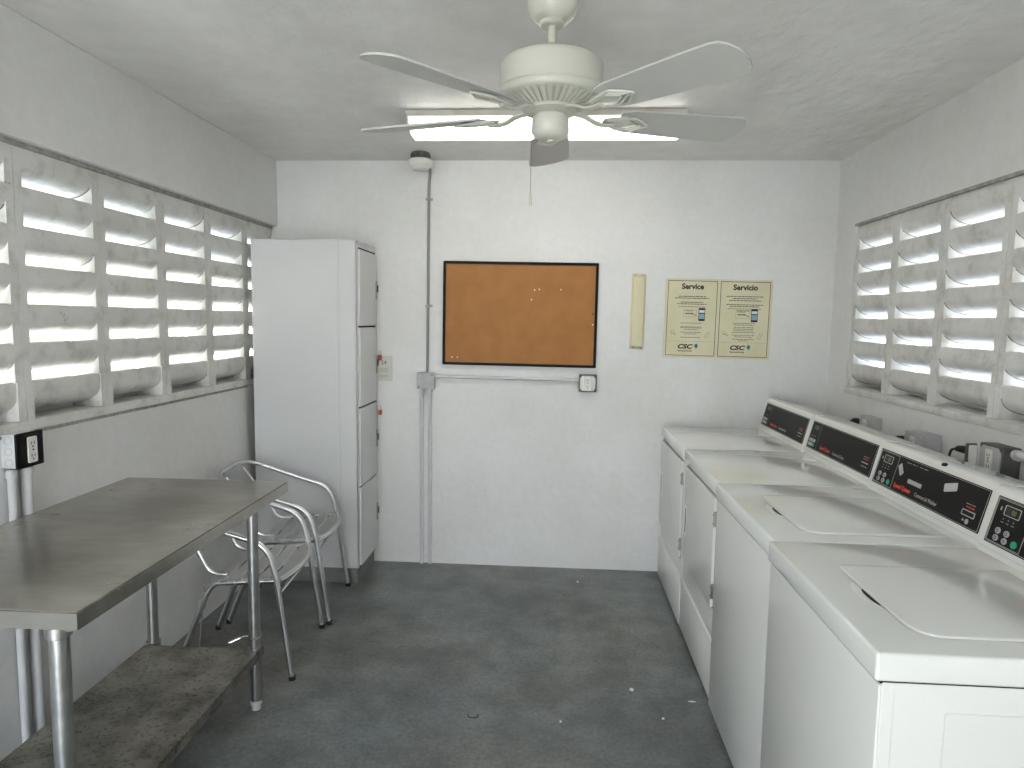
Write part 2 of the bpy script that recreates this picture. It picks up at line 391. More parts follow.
def blade(ang):
    R_ = Matrix.Rotation(math.radians(ang), 4, 'Z') @ Matrix.Translation((0, 0, -.352)) @ Matrix.Rotation(math.radians(-12), 4, 'X')
    P = []
    stations = [(.205, .050), (.24, .060), (.35, .066), (.48, .072), (.555, .074)]
    P += [(x, -w) for x, w in stations]
    for i in range(1, 8):
        a = -PI/2+PI*i/8; P.append((.555+.050*math.cos(a)**.8, .074*math.sin(a)))
    P += [(x, w) for x, w in stations[::-1]]
    b = NB(); prism(b, P, (0, 0, 0), (1, 0, 0), (0, 1, 0), (0, 0, 1), .006, .0015, 1)
    bmesh.ops.transform(b, matrix=R_, verts=b.verts); bl = obj('fan_blade', b, M['blade'], fan)
    b = NB()
    A = Matrix.Rotation(math.radians(ang), 4, 'Z')
    tube(b, fillet([(.060, 0, -.342), (.10, 0, -.345), (.145, .0, -.368), (.19, 0, -.364)], .03, 4), (.013), 10, flat=.45)
    bmesh.ops.transform(b, matrix=A, verts=b.verts)
    b2 = NB()
    prism(b2, [(.160, -.012), (.185, -.022), (.222, -.034), (.262, 0), (.222, .034), (.185, .022), (.160, .012)], (0, 0, -.0050), (1, 0, 0), (0, 1, 0), (0, 0, 1), .005, .001, 1)
    for q in (0, 1, 2):
        for s in (-1, 1):
            tube(b2, fillet([(.168, s*(.005+.006*q), -.007), (.222+.014*q, s*(.026+.007*q), -.0075), (.262+.018*q, s*.002, -.0065)], .008, 3), .0036, 8)
    bmesh.ops.transform(b2, matrix=R_, verts=b2.verts)
    me = bpy.data.meshes.new('tmp'); b2.to_mesh(me); b2.free(); b.from_mesh(me); bpy.data.meshes.remove(me)
    obj('blade_bracket', b, M['fan'], bl)
for a in (17, 91, 164, 228, 315): blade(a)

# ------------------------------------------------------------------ fluorescent ceiling light
lt = thing('ceiling_light', 'long white fluorescent ceiling light glowing behind the fan', 'ceiling light', (-.07, 3.19, ZC))
b = NB(); bx(b, -.625, .625, -.115, .115, -.030, 0, .003, 1); bx(b, -.612, .612, -.117, -.10, -.026, -.020); obj('housing', b, M['lightbody'], lt)
b = NB()
prof = [(-.112, -.028), (-.108, -.050), (-.080, -.085), (-.05, -.092), (.05, -.092), (.080, -.085), (.108, -.050), (.112, -.028)]
prism(b, prof, (-.612, 0, 0), (0, 1, 0), (0, 0, 1), (1, 0, 0), 1.224, .0, 1); obj('diffuser', b, M['lens'], lt)
for s in (-1, 1):
    b = NB(); prism(b, [(-.114, -.026), (-.110, -.052), (-.081, -.088), (.081, -.088), (.110, -.052), (.114, -.026)], (s*.6135-(.004), 0, 0), (0, 1, 0), (0, 0, 1), (1, 0, 0), .008); obj('end_cap', b, M['trimwhite'], lt)

# ------------------------------------------------------------------ round fixture and its conduit
fx = thing('ceiling_detector', 'round white ceiling detector on a dark metal box by the back wall', 'detector', (-.785, 3.86, ZC))
b = NB(); lathe(b, [(.052, 0), (.052, -.036), (.03, -.036)], seg=8)
for k in range(8):
    a = 2*PI*(k+.5)/8; bx(b, .049*math.cos(a)-.006, .049*math.cos(a)+.006, .049*math.sin(a)-.006, .049*math.sin(a)+.006, -.03, -.008)
obj('octagonal_box', b, M['darkbox'], fx)
b = NB(); lathe(b, [(.045, -.034), (.062, -.037), (.070, -.046), (.070, -.066), (.062, -.076), (.050, -.080), (.046, -.090), (.020, -.095), (0, -.096)], seg=48); obj('cover_disc', b, M['trimwhite'], fx)
XC = -.775
b = NB(); tube(b, fillet([(-.76, 3.90, 2.405), (-.752, YB-.05, 2.402), (-.768, YB-.009, 2.33), (XC, YB-.009, 1.197)], .07, 6), .0085, 12)
cdt = tag(obj('vertical_conduit', b, M['greyconduit']), 'dark grey conduit running down the back wall from the round ceiling detector', 'conduit')
for z in (2.23, 1.60):
    b = NB(); tube(b, [(XC-.010, YB-.001, z), (XC-.010, YB-.010, z), (XC-.004, YB-.0195, z), (XC+.004, YB-.0195, z), (XC+.010, YB-.010, z), (XC+.010, YB-.0015, z), (XC+.028, YB-.0015, z)], .004, 6, flat=1.8)
    obj('conduit_strap', b, M['platemetal'], cdt)
jb = thing('junction_box', 'grey square junction box at the meeting of four conduits on the back wall', 'junction box', (-.779, YB, 1.15))
b = NB(); bx(b, -.052, .052, -.045, 0, -.050, .048, .004, 2); obj('body', b, M['box'], jb)
b = NB(); bx(b, -.054, .054, -.049, -.043, -.052, .050, .003, 2); obj('cover_plate', b, M['box'], jb)
for x, z in ((.040, .036), (-.040, -.038)):
    b = NB(); lathe(b, [(.005, -.049), (.005, -.052), (0, -.0525)], (x, 0, z), 10, 'y'); obj('screw', b, M['darkbox'], jb)
for dx, lab in ((-.030, 'left painted conduit dropping from the grey junction box to the floor'), (.022, 'right painted conduit dropping from the grey junction box to the floor')):
    b = NB(); x = -.779+dx
    tube(b, fillet([(x, YB-.025, 1.10), (x, YB-.025, 1.07), (x-.001, YB-.010, 1.0), (x+.002, YB-.010, .001)], .04, 5), .0115, 12)
    lathe(b, [(.016, 1.075), (.016, 1.100)], (x, YB-.025, 0), 12)
    tag(obj('floor_conduit', b, M['conduit']), lab, 'conduit')
b = NB(); tube(b, [(-.727, YB-.016, 1.176), (.145, YB-.016, 1.170)], .0105, 12)
lathe(b, [(.016, -.725), (.016, -.700)], (0, YB-.016, 1.176), 12, 'x'); lathe(b, [(.016, .115), (.016, .137)], (0, YB-.016, 1.171), 12, 'x')
tag(obj('horizontal_conduit', b, M['conduit']), 'painted horizontal conduit under the corkboard from junction box to outlet', 'conduit')

def outlet(name, label, loc, rz, wide=.104, high=.104, depth=.045, boxm='platemetal', platem='platemetal', ears=False):
    t = thing(name, label, 'outlet', loc, rz)
    # local: faces -y
    b = NB(); bx(b, -wide/2, wide/2, -depth, 0, -high/2, high/2, .003, 2); obj('box', b, M[boxm], t)
    b = NB(); c = .016; x, z = wide/2-.006, high/2-.006
    prism(b, [(-x+c, -z), (x-c, -z), (x, -z+c), (x, z-c), (x-c, z), (-x+c, z), (-x, z-c), (-x, -z+c)], (0, -depth+.001, 0), (1, 0, 0), (0, 0, 1), (0, -1, 0), .005, .001, 1)
    pl = obj('cover_plate', b, M[platem], t)
    b = NB(); prism(b, rrect(-.019, .019, -.042, .042, .005), (0, -depth-.003, 0), (1, 0, 0), (0, 0, 1), (0, -1, 0), .005, .001, 1)
    rc = obj('receptacle', b, M['recept'], pl)
    b = NB()
    for dz in (-.020, .020):
        for dx in (-.006, .006): bx(b, dx-.0012, dx+.0012, -depth-.0085, -depth-.006, dz-.003, dz+.006)
        lathe(b, [(.003, -depth-.0085), (.003, -depth-.006)], (0, 0, dz-.010), 8, 'y')
    lathe(b, [(.003, -depth-.009), (.003, -depth-.006)], (0, 0, 0), 8, 'y')
    obj('slot', b, M['slit'], rc)
    return t
outlet('wall_outlet', 'square steel outlet box under the lower right corner of the corkboard', (.196, YB, 1.153), 0, boxm='darkbox')

# ------------------------------------------------------------------ corkboard
cb = thing('corkboard', 'brown corkboard in a thin black frame on the back wall', 'bulletin board', (-.2185, YB, 1.556))
W2, H2 = .462, .310
b = NB(); ring(b, rrect(-W2, W2, -H2, H2, .006), rrect(-W2+.016, W2-.016, -H2+.016, H2-.016, .003), (0, 0, 0), (1, 0, 0), (0, 0, 1), (0, -1, 0), .022); obj('frame', b, M['frame'], cb)
b = NB(); bx(b, -W2+.014, W2-.014, -.013, -.001, -H2+.014, H2-.014); obj('cork_panel', b, M['cork'], cb)
cb.rotation_euler = (0, math.radians(.35), 0)
pins = [((.30, .03), 'white pin near the bottom left corner of the corkboard', (-.412, .262, 0))]
pinspots = [(-.405, -.262, 'white push pin in the bottom left corner of the corkboard, the left of two'),
            (-.372, -.262, 'white push pin in the bottom left corner of the corkboard, the right of two'),
            (.115, .150, 'white push pin in the upper right part of the corkboard, upper of three clustered'),
            (.088, .146, 'white push pin in the upper right part of the corkboard, left of three clustered'),
            (.070, .088, 'white push pin in the upper right part of the corkboard, lowest of three clustered'),
            (.245, .150, 'white push pin alone near the upper right corner of the corkboard'),
            (.436, .010, 'dark push pin at the right edge of the corkboard, halfway up'),
            (.436, -.055, 'white push pin at the right edge of the corkboard below the dark pin')]
for x, z, lab in pinspots:
    b = NB(); lathe(b, [(.0015, 0), (.0015, -.004), (.0045, -.004), (.003, -.007), (.004, -.012), (0, -.0125)], (0, 0, 0), 10, 'y')
    o = obj('push_pin', b, M['ink'] if 'dark' in lab[:5] else M['white']); o.location = (-.2185+x, YB-.0130, 1.556+z); tag(o, lab, 'push pin', 'push pins in the corkboard')

# cream strip
cs = thing('cream_panel', 'narrow upright cream plastic cover between corkboard and service sign', 'cover panel', (.4815, YB, 1.583))
b = NB(); bx(b, -.041, .041, -.010, 0, -.221, .221, .003, 2); obj('backing', b, M['cream'], cs)
b = NB(); bx(b, -.034, .034, -.026, -.009, -.205, .205, .006, 3); obj('cover', b, M['cream'], cs)
for z in (-.213, .213):
    for x in (-.022, .022):
        b = NB(); lathe(b, [(.0035, -.009), (.0035, -.012), (0, -.0125)], (x, 0, z), 10, 'y'); obj('screw', b, M['darkbox'], cs)
cs.rotation_euler = (0, math.radians(.5), 0)

# ------------------------------------------------------------------ service sign
sg = thing('service_sign', 'cream two-panel bilingual service notice on the back wall above the dryer', 'sign', (.9475, YB, 1.546), 0)
sg.rotation_euler = (0, math.radians(.6), 0)
b = NB(); bx(b, -.309, .309, -.006, 0, -.231, .231, .002, 1); obj('board', b, M['sign'], sg)
UX, UZ, NN = (1, 0, 0), (0, 0, 1), (0, -1, 0)
def sheet(cx, title, lines, brand2):
    ink = NB(); gi = NB(); w_, h_ = .143, .220
    ring(ink, rrect(cx-w_, cx+w_, -h_, h_, .001, 1), rrect(cx-w_+.003, cx+w_-.003, -h_+.003, h_-.003, .001, 1), (0, -.006, 0), UX, UZ, NN, .0008)
    text_into(ink, title, .044, (cx, -.006, .172), UX, UZ, NN, 'CENTER', bold=.0016)
    # body copy too small to read: broken dashes of word length
    rnd = random.Random(title)
    for (z, hw, dk) in lines:
        x = cx-hw
        while x < cx+hw:
            l_ = rnd.uniform(.008, .022); x1 = min(x+l_, cx+hw)
            bx(ink if dk else gi, x, x1, -.0066, -.0059, z-.0020, z+.0020); x = x1+.0030
    bx(gi, cx-w_+.004, cx+w_-.004, -.0065, -.0059, -.1355, -.1345)
    text_into(ink, 'CSC', .036, (cx-.075, -.006, -.178), UX, UZ, NN, bold=.0016, sx=1.25, shear=.25)
    text_into(ink, 'ServiceWorks', .0145, (cx-.072, -.006, -.196), UX, UZ, NN, bold=.0003)
    # phone picture
    ring(ink, rrect(cx-.048, cx+.028, .008, .050, .001, 1), rrect(cx-.047, cx+.027, .009, .049, .001, 1), (0, -.006, 0), UX, UZ, NN, .0006)
    for z in (.044, .030, .026): bx(ink, cx-.038, cx+.008, -.0066, -.0059, z-.0014, z+.0014)
    tube(ink, [(cx-.004, -.0065, .030), (cx+.026, -.0065, .018)], .0016, 5)
    # small line drawings: a hand and a tilted card
    tube(ink, [(cx-.118, -.0064, -.082), (cx-.112, -.0064, -.090), (cx-.098, -.0064, -.088), (cx-.088, -.0064, -.096)], .0013, 5)
    tube(gi, [(cx-.118, -.0064, -.082), (cx-.116, -.0064, -.070), (cx-.100, -.0064, -.072), (cx-.098, -.0064, -.088)], .0008, 5)
    tube(gi, [(cx+.080, -.0064, -.112), (cx+.098, -.0064, -.078), (cx+.112, -.0064, -.080), (cx+.095, -.0064, -.114)], .0011, 5, close=True)
    pt = obj('printing', ink, M['ink'], sg, False); obj('small_print', gi, M['greyink'], sg, False)
    b = NB(); prism(b, rrect(cx+.040, cx+.078, -.014, .062, .005), (0, -.006, 0), UX, UZ, NN, .0009); ph = obj('phone_picture', b, M['navy'], sg, False)
    b = NB(); bx(b, cx+.043, cx+.075, -.0072, -.0068, -.002, .028); obj('screen', b, M['sky_screen'], ph, False)
    b = NB(); bx(b, cx+.043, cx+.075, -.0072, -.0068, .034, .050); obj('screen', b, M['trimwhite'], ph, False)
    b = NB(); prism(b, [(cx+.028, -.150), (cx+.040, -.148), (cx+.046, -.160), (cx+.042, -.170), (cx+.034, -.180), (cx+.030, -.168), (cx+.022, -.166), (cx+.026, -.158)], (0, -.006, 0), UX, UZ, NN, .0008); obj('emblem', b, M['teal'], sg, False)
L1 = [(.128, .080, 1), (.118, .100, 1), (.094, .065, 1), (.084, .085, 1), (.068, .078, 0), (-.028, .062, 0), (-.050, .062, 0), (-.056, .060, 0), (-.066, .040, 0), (-.082, .060, 0), (-.092, .035, 0), (-.112, .058, 0)]
L2 = [(.134, .108, 1), (.122, .070, 1), (.110, .092, 1), (.086, .105, 1), (.076, .085, 1), (.062, .095, 0), (.052, .045, 0), (-.022, .062, 0), (-.032, .058, 0), (-.046, .055, 0), (-.056, .060, 0), (-.066, .055, 0), (-.076, .065, 0), (-.092, .062, 0), (-.102, .050, 0), (-.116, .060, 0), (-.124, .030, 0)]
sheet(-.152, 'Service', L1, ''); sheet(.152, 'Servicio', L2, '')

# ------------------------------------------------------------------ tall locker
LK = thing('locker', 'tall white four-door metal locker standing in the left back corner', 'locker', (-1.39, 3.85, 0))
lx0, lx1, ly0, ly1 = -.302, .292, -.190, .180
b = NB(); bx(b, lx0, lx1, ly0, ly1, .092, 1.946, .002, 1); obj('body', b, M['locker'], LK)
b = NB(); bx(b, lx1-.008, lx1+.002, ly0, ly0+.020, .094, 1.944, .002, 1); bx(b, lx1-.008, lx1+.002, ly0, ly1, 1.925, 1.944, .002, 1)
bx(b, lx0, lx1-.12, ly0-.0015, ly0, .10, 1.94)
obj('face_frame', b, M['locker'], LK)
b = NB(); bx(b, lx0+.01, lx1-.012, ly0+.012, ly1, 0, .092); bx(b, lx1-.016, lx1-.008, ly0+.006, ly0+.012, 0, .092); obj('plinth', b, M['plinth'], LK)
for z in (.097, .562, 1.017, 1.472, 1.905):
    b = NB(); bx(b, lx1-.001, lx1+.003, ly0+.022, ly1-.004, z-.004, z+.004); obj('door_gap', b, M['slit'], LK)
b = NB(); bx(b, lx1-.1015, lx1-.100, ly0-.0022, ly0-.001, .10, 1.94); obj('side_seam', b, M['greyduct'], LK)
for z in [.16+.17*k for k in range(11)]:
    b = NB(); lathe(b, [(.004, ly0-.001), (.004, ly0-.003), (0, ly0-.0035)], (lx1-.030, 0, z), 8, 'y'); obj('rivet', b, M['locker'], LK)
for z0, z1 in ((.103, .556), (.568, 1.011), (1.023, 1.466), (1.478, 1.899)):
    b = NB(); bx(b, lx1, lx1+.012, ly0+.022, ly1-.003, z0, z1, .002, 1)
    d = obj('locker_door', b, M['locker'], LK)
    zh = (z0+z1)/2
    b = NB(); bx(b, lx1+.012, lx1+.0175, ly1-.028, ly1-.008, zh-.055, zh+.055, .002, 1); h = obj('latch_plate', b, M['platemetal'], d)
    b = NB(); bx(b, lx1+.0175, lx1+.026, ly1-.021, ly1-.015, zh-.012, zh+.030, .002, 1); obj('lift_handle', b, M['darkbox'], h)
def padlock(name, label, z, y=.160):
    t = thing(name, label, 'padlock', (-1.39+lx1+.0315, 3.85+y-.0, z))
    b = NB(); bx(b, -.006, .012, -.014, .014, -.032, 0, .004, 2); obj('lock_body', b, M['lockred'], t)
    b = NB(); tube(b, fillet([(.003, -.009, -.004), (.003, -.009, .024), (.003, .009, .024), (.003, .009, -.004)], .009, 5), .0028, 8); obj('shackle', b, M['alu'], t)
padlock('padlock', 'small red padlock above the paper tag on the locker door', 1.300)
padlock('padlock', 'small red padlock lower down on the locker door, without a tag', .965)
tg = thing('locker_tag', 'white paper tag hanging from the upper red padlock on the locker', 'tag', (-1.39+lx1+.034, 3.85+.155, 1.29))
b = NB(); prism(b, rrect(-.018, .072, -.150, .004, .006), (0, .02, 0), (1, 0, 0), (0, 0, 1), (0, 1, 0), .0015); obj('tag_card', b, M['paper'], tg)
b = NB(); text_into(b, '24', .034, (.004, .0195, -.048), (1, 0, 0), (0, 0, 1), (0, -1, 0), bold=.0006)
for z in (-.072, -.082, -.092, -.115, -.125): bx(b, -.004, .050, .0190, .0199, z-.001, z+.001)
obj('writing', b, M['greyink'], tg)
b = NB(); tube(b, [(-.003, -.002, -.014), (.004, .008, -.022), (.010, .0185, -.012)], .0016, 6); obj('tie', b, M['slit'], tg)

# ------------------------------------------------------------------ stainless work table
TB = thing('work_table', 'stainless steel work table with a lower shelf along the left wall', 'table', (-1.326, 1.886, 0), math.radians(.8))
ca, sa = math.cos(math.radians(.8)), math.sin(math.radians(.8))
def tl(x, y): dx, dy = x+1.326, y-1.886; return (dx*ca+dy*sa, -dx*sa+dy*ca)
b = NB()
prism(b, [(-.317, .890), (.317, .890), (.317, .850), (.290, .846), (.290, .852), (-.290, .852), (-.290, .846), (-.317, .850)], (0, -.584, 0), (1, 0, 0), (0, 0, 1), (0, 1, 0), 1.168, 0)
es = [e for e in b.edges if all(v.co.z > .88 for v in e.verts)]
bmesh.ops.bevel(b, geom=es, offset=.003, segments=2, affect='EDGES')
bx(b, -.30, .30, -.580, -.569, .848, .853); bx(b, -.30, .30, .569, .580, .848, .853)
obj('tabletop', b, M['steel'], TB)
legs = [tl(-1.066, 1.335), tl(-1.131, 2.408), tl(-1.548, 2.425), tl(-1.50, 1.335)]
for i, (x, y) in enumerate(legs):
    b = NB(); lathe(b, [(.0205, .028), (.0205, .850)], (x, y, 0), 28); lg = obj('leg', b, M['galv'], TB)
    b = NB(); lathe(b, [(.012, 0), (.0175, .003), (.0175, .024), (.0225, .026), (.0225, .040), (.0205, .042)], (x, y, 0), 24); obj('foot', b, M['box'], lg)
    b = NB(); lathe(b, [(.021, .820), (.027, .824), (.027, .848)], (x, y, 0), 24); obj('socket', b, M['galv'], lg)
sx0, sx1 = legs[1][0]-.43, legs[1][0]+.024; sy0, sy1 = legs[0][1]-.02, legs[1][1]-.012
b = NB(); bx(b, sx0, sx1, sy0, sy1, .246, .250, .001, 1)
bx(b, sx1-.003, sx1, sy0, sy1, .214, .250); bx(b, sx0, sx0+.003, sy0, sy1, .214, .250)
bx(b, sx0, sx1, sy1-.003, sy1, .214, .250); bx(b, sx0, sx1, sy0, sy0+.003, .214, .250)
shf = obj('shelf', b, M['shelfsteel'], TB)
for i, (x, y) in enumerate(legs):
    b = NB(); s = 1 if x > 0 else -1
    ring(b, [(x+.0255*math.cos(2*PI*k/24), y+.0255*math.sin(2*PI*k/24)) for k in range(24)], [(x+.0207*math.cos(2*PI*k/24), y+.0207*math.sin(2*PI*k/24)) for k in range(24)], (0, 0, .214), (1, 0, 0), (0, 1, 0), (0, 0, 1), .038)
    bx(b, x+s*.020-.004, x+s*.020+.004, y-.022, y+.028, .214, .252, .001, 1)
    obj('corner_clamp', b, M['galv'], shf)

# ------------------------------------------------------------------ aluminium bistro chairs
def make_chair(label, loc, rz):
    t = thing('bistro_chair', label, 'chair', loc, rz, None)
    for s in (-1, 1):
        b = NB(); tube(b, [(.245, s*.24, .006), (.186, s*.235, .437)], .0125, 14); lg = obj('leg', b, M['alu'], t)
        b = NB(); lathe(b, [(.012, 0), (.0145, .002), (.0145, .018), (.0125, .020)], (.2455, s*.24, 0), 14); obj('foot_cap', b, M['rubber'], lg)
        b = NB(); tube(b, [(-.118, s*.216, .352), (-.25, s*.222, .006)], .0125, 14); lg = obj('leg', b, M['alu'], t)
        b = NB(); lathe(b, [(.012, 0), (.0145, .002), (.0145, .018), (.0125, .020)], (-.2505, s*.222, 0), 14); obj('foot_cap', b, M['rubber'], lg)
        b = NB(); tube(b, fillet([(.196, s*.219, .424), (-.085, s*.212, .408), (-.119, s*.216, .349)], .05, 7), .0120, 14); obj('seat_rail', b, M['alu'], t)
        b = NB(); tube(b, fillet([(-.286, s*.120, .712), (-.165, s*.155, .520), (-.120, s*.155, .428), (-.045, s*.155, .424)], [.10, .055], 7), .0085, 12); obj('back_support', b, M['alu'], t)
    b = NB()
    half = [(.186, -.235, .430), (.150, -.235, .580), (-.02, -.236, .632), (-.315, -.236, .735)]
    full = half+[(x, -y, z) for x, y, z in half[::-1]]
    tube(b, fillet(full, [.085, .08, .225, .225, .08, .085], 14), .0130, 16); obj('arm_hoop', b, M['alu'], t)
    b = NB(); tube(b, fillet([(.196, -.222, .424), (.228, -.12, .428), (.235, 0, .428), (.228, .12, .428), (.196, .222, .424)], .08, 5), .0125, 12); obj('front_rail', b, M['alu'], t)
    b = NB(); tube(b, [(.196, -.236, .372), (.196, .236, .372)], .008, 10); obj('stretcher', b, M['alu'], t)
    b = NB(); tube(b, [(-.098, -.214, .400), (-.098, .214, .400)], .009, 10); obj('rear_rail', b, M['alu'], t)
    # seat slats running from side to side
    xs = [(.160, .222), (.096, .149), (.032, .085), (-.032, .021), (-.098, -.043)]
    for i, (xa, xb) in enumerate(xs):
        b = NB(); n = 18; cols = []
        for k in range(n+1):
            y = -.228+.456*k/n; a = abs(y)/.228
            z = .437-.010*(1-a**2)+(.004 if a > .9 else 0)-max(0, a-.94)*.20
            zz = z-.010*(i/4)
            bow = (.026*(1-a**2)-.010) if i == 0 else 0
            wr = 1-.45*max(0, a-.86)/.14
            xm = (xa+xb)/2; hw = (xb-xa)/2*wr
            x0 = xm-hw; x1 = xm+hw+bow*.6
            row = [b.verts.new((x, y, zz-dz)) for x, dz in ((x0, .004), (x0+.004, 0), (x1-.004, 0), (x1, .004), (x1-.005, .006), (x0+.005, .006))]
            cols.append(row)
        fs = []
        for p, q in zip(cols, cols[1:]):
            for j in range(6): fs.append(b.faces.new((p[j], p[(j+1) % 6], q[(j+1) % 6], q[j])))
        fs += [b.faces.new(cols[0]), b.faces.new(cols[-1])]
        bmesh.ops.recalc_face_normals(b, faces=fs); obj('seat_slat', b, M['aluslat'], t)
    for zc_, xc_ in ((.665, -.262), (.595, -.216), (.530, -.176)):
        b = NB(); n = 14; cols = []
        for k in range(n+1):
            y = -.168+.336*k/n; a = abs(y)/.168; xo = xc_-.020*(1-a*a)
            cols.append([b.verts.new((xo+dx, y, zc_+dz)) for dx, dz in ((.008, -.024), (-.018, .024), (-.021, .022), (.005, -.026))])
        fs = []
        for p, q in zip(cols, cols[1:]):
            for j in range(4): fs.append(b.faces.new((p[j], p[(j+1) % 4], q[(j+1) % 4], q[j])))
        fs += [b.faces.new(cols[0]), b.faces.new(cols[-1])]
        bmesh.ops.recalc_face_normals(b, faces=fs); obj('back_slat', b, M['aluslat'], t)
    return t
near_chair = make_chair('aluminium slatted armchair nearest the steel table, partly hidden by its corner', (-1.342, 2.846, 0), math.radians(5))
make_chair('aluminium slatted armchair farther back, beside the white locker', (-1.368, 3.362, 0), math.radians(6.5))

# cord hanging from the near chair, and the short steel cable looped on the table leg
ch_a = math.radians(5)
def cl_(x, y, z): dx, dy = x+1.342, y-2.846; return (dx*math.cos(ch_a)+dy*math.sin(ch_a), -dx*math.sin(ch_a)+dy*math.cos(ch_a), z)
b = NB()
tube(b, fillet([cl_(-1.440, 2.618, .400), cl_(-1.452, 2.640, .355), cl_(-1.466, 2.640, .30), cl_(-1.470, 2.63, .18), cl_(-1.482, 2.62, .06)], .03, 4), .0028, 8)
tc_ = obj('tether_cord', b, M['greyconduit'], near_chair); tc_['label'] = 'thin grey cord hanging off the rear bend of the chair frame'
b = NB(); p_ = cl_(-1.464, 2.638, .31); bx(b, p_[0]-.010, p_[0]+.010, p_[1]-.013, p_[1]+.013, .290, .330, .004, 2); obj('cord_lock', b, M['platemetal'], tc_)
b = NB()
tube(b, [(-1.131+.0245*math.cos(a), 2.408+.0245*math.sin(a), .300+.006*math.sin(a)) for a in [2*PI*k/20 for k in range(20)]], .0028, 8, close=True)
tube(b, fillet([(-1.131-.0245, 2.402, .300), (-1.172, 2.397, .299), (-1.185, 2.395, .292)], .01, 3), .0028, 8)
cbl = tag(obj('leg_cable', b, M['greyconduit']), 'short steel cable looped round the far table leg just above the shelf', 'cable')
b = NB(); tube(b, [(-1.180, 2.397, .293), (-1.205, 2.388, .284), (-1.222, 2.382, .278)], [.005, .008, .006], 10); obj('cable_end', b, M['alu'], cbl)

# ------------------------------------------------------------------ left wall outlet and conduits
t = outlet('wall_outlet', 'white surface outlet box with black cover on the left wall above the table', (XLL, 2.026, 1.084), PI/2, wide=.104, high=.108, depth=.050, boxm='conduit', platem='frame')
b = NB(); bx(b, -.056, .056, -.058, -.048, -.057, .057, .005, 2); obj('cover_frame', b, M['frame'], t)
for ch in t.children:
    if ch.name.startswith('cover_plate'): ch.location = (0, -.008, 0)
b = NB()
for z in (-.036, 0, .036): ring(b, [(.013*math.cos(a), .013*math.sin(a)) for a in [2*PI*k/20 for k in range(20)]], [(.0115*math.cos(a), .0115*math.sin(a)) for a in [2*PI*k/20 for k in range(20)]], (-.052, -.026, z), (0, 1, 0), (0, 0, 1), (-1, 0, 0), .0008)
obj('knockout', b, M['box'], t)
for y, r, lab in ((1.990, .0125, 'thin painted conduit under the left wall outlet, the one nearer the camera'), (2.050, .0165, 'thicker painted conduit under the left wall outlet, the farther one')):
    b = NB(); tube(b, [(XLL+.018, y, 1.024), (XLL+.018, y, .001)], r, 14); lathe(b, [(r+.005, .998), (r+.005, 1.020)], (XLL+.018, y, 0), 14)
    tag(obj('wall_conduit', b, M['conduit']), lab, 'conduit')

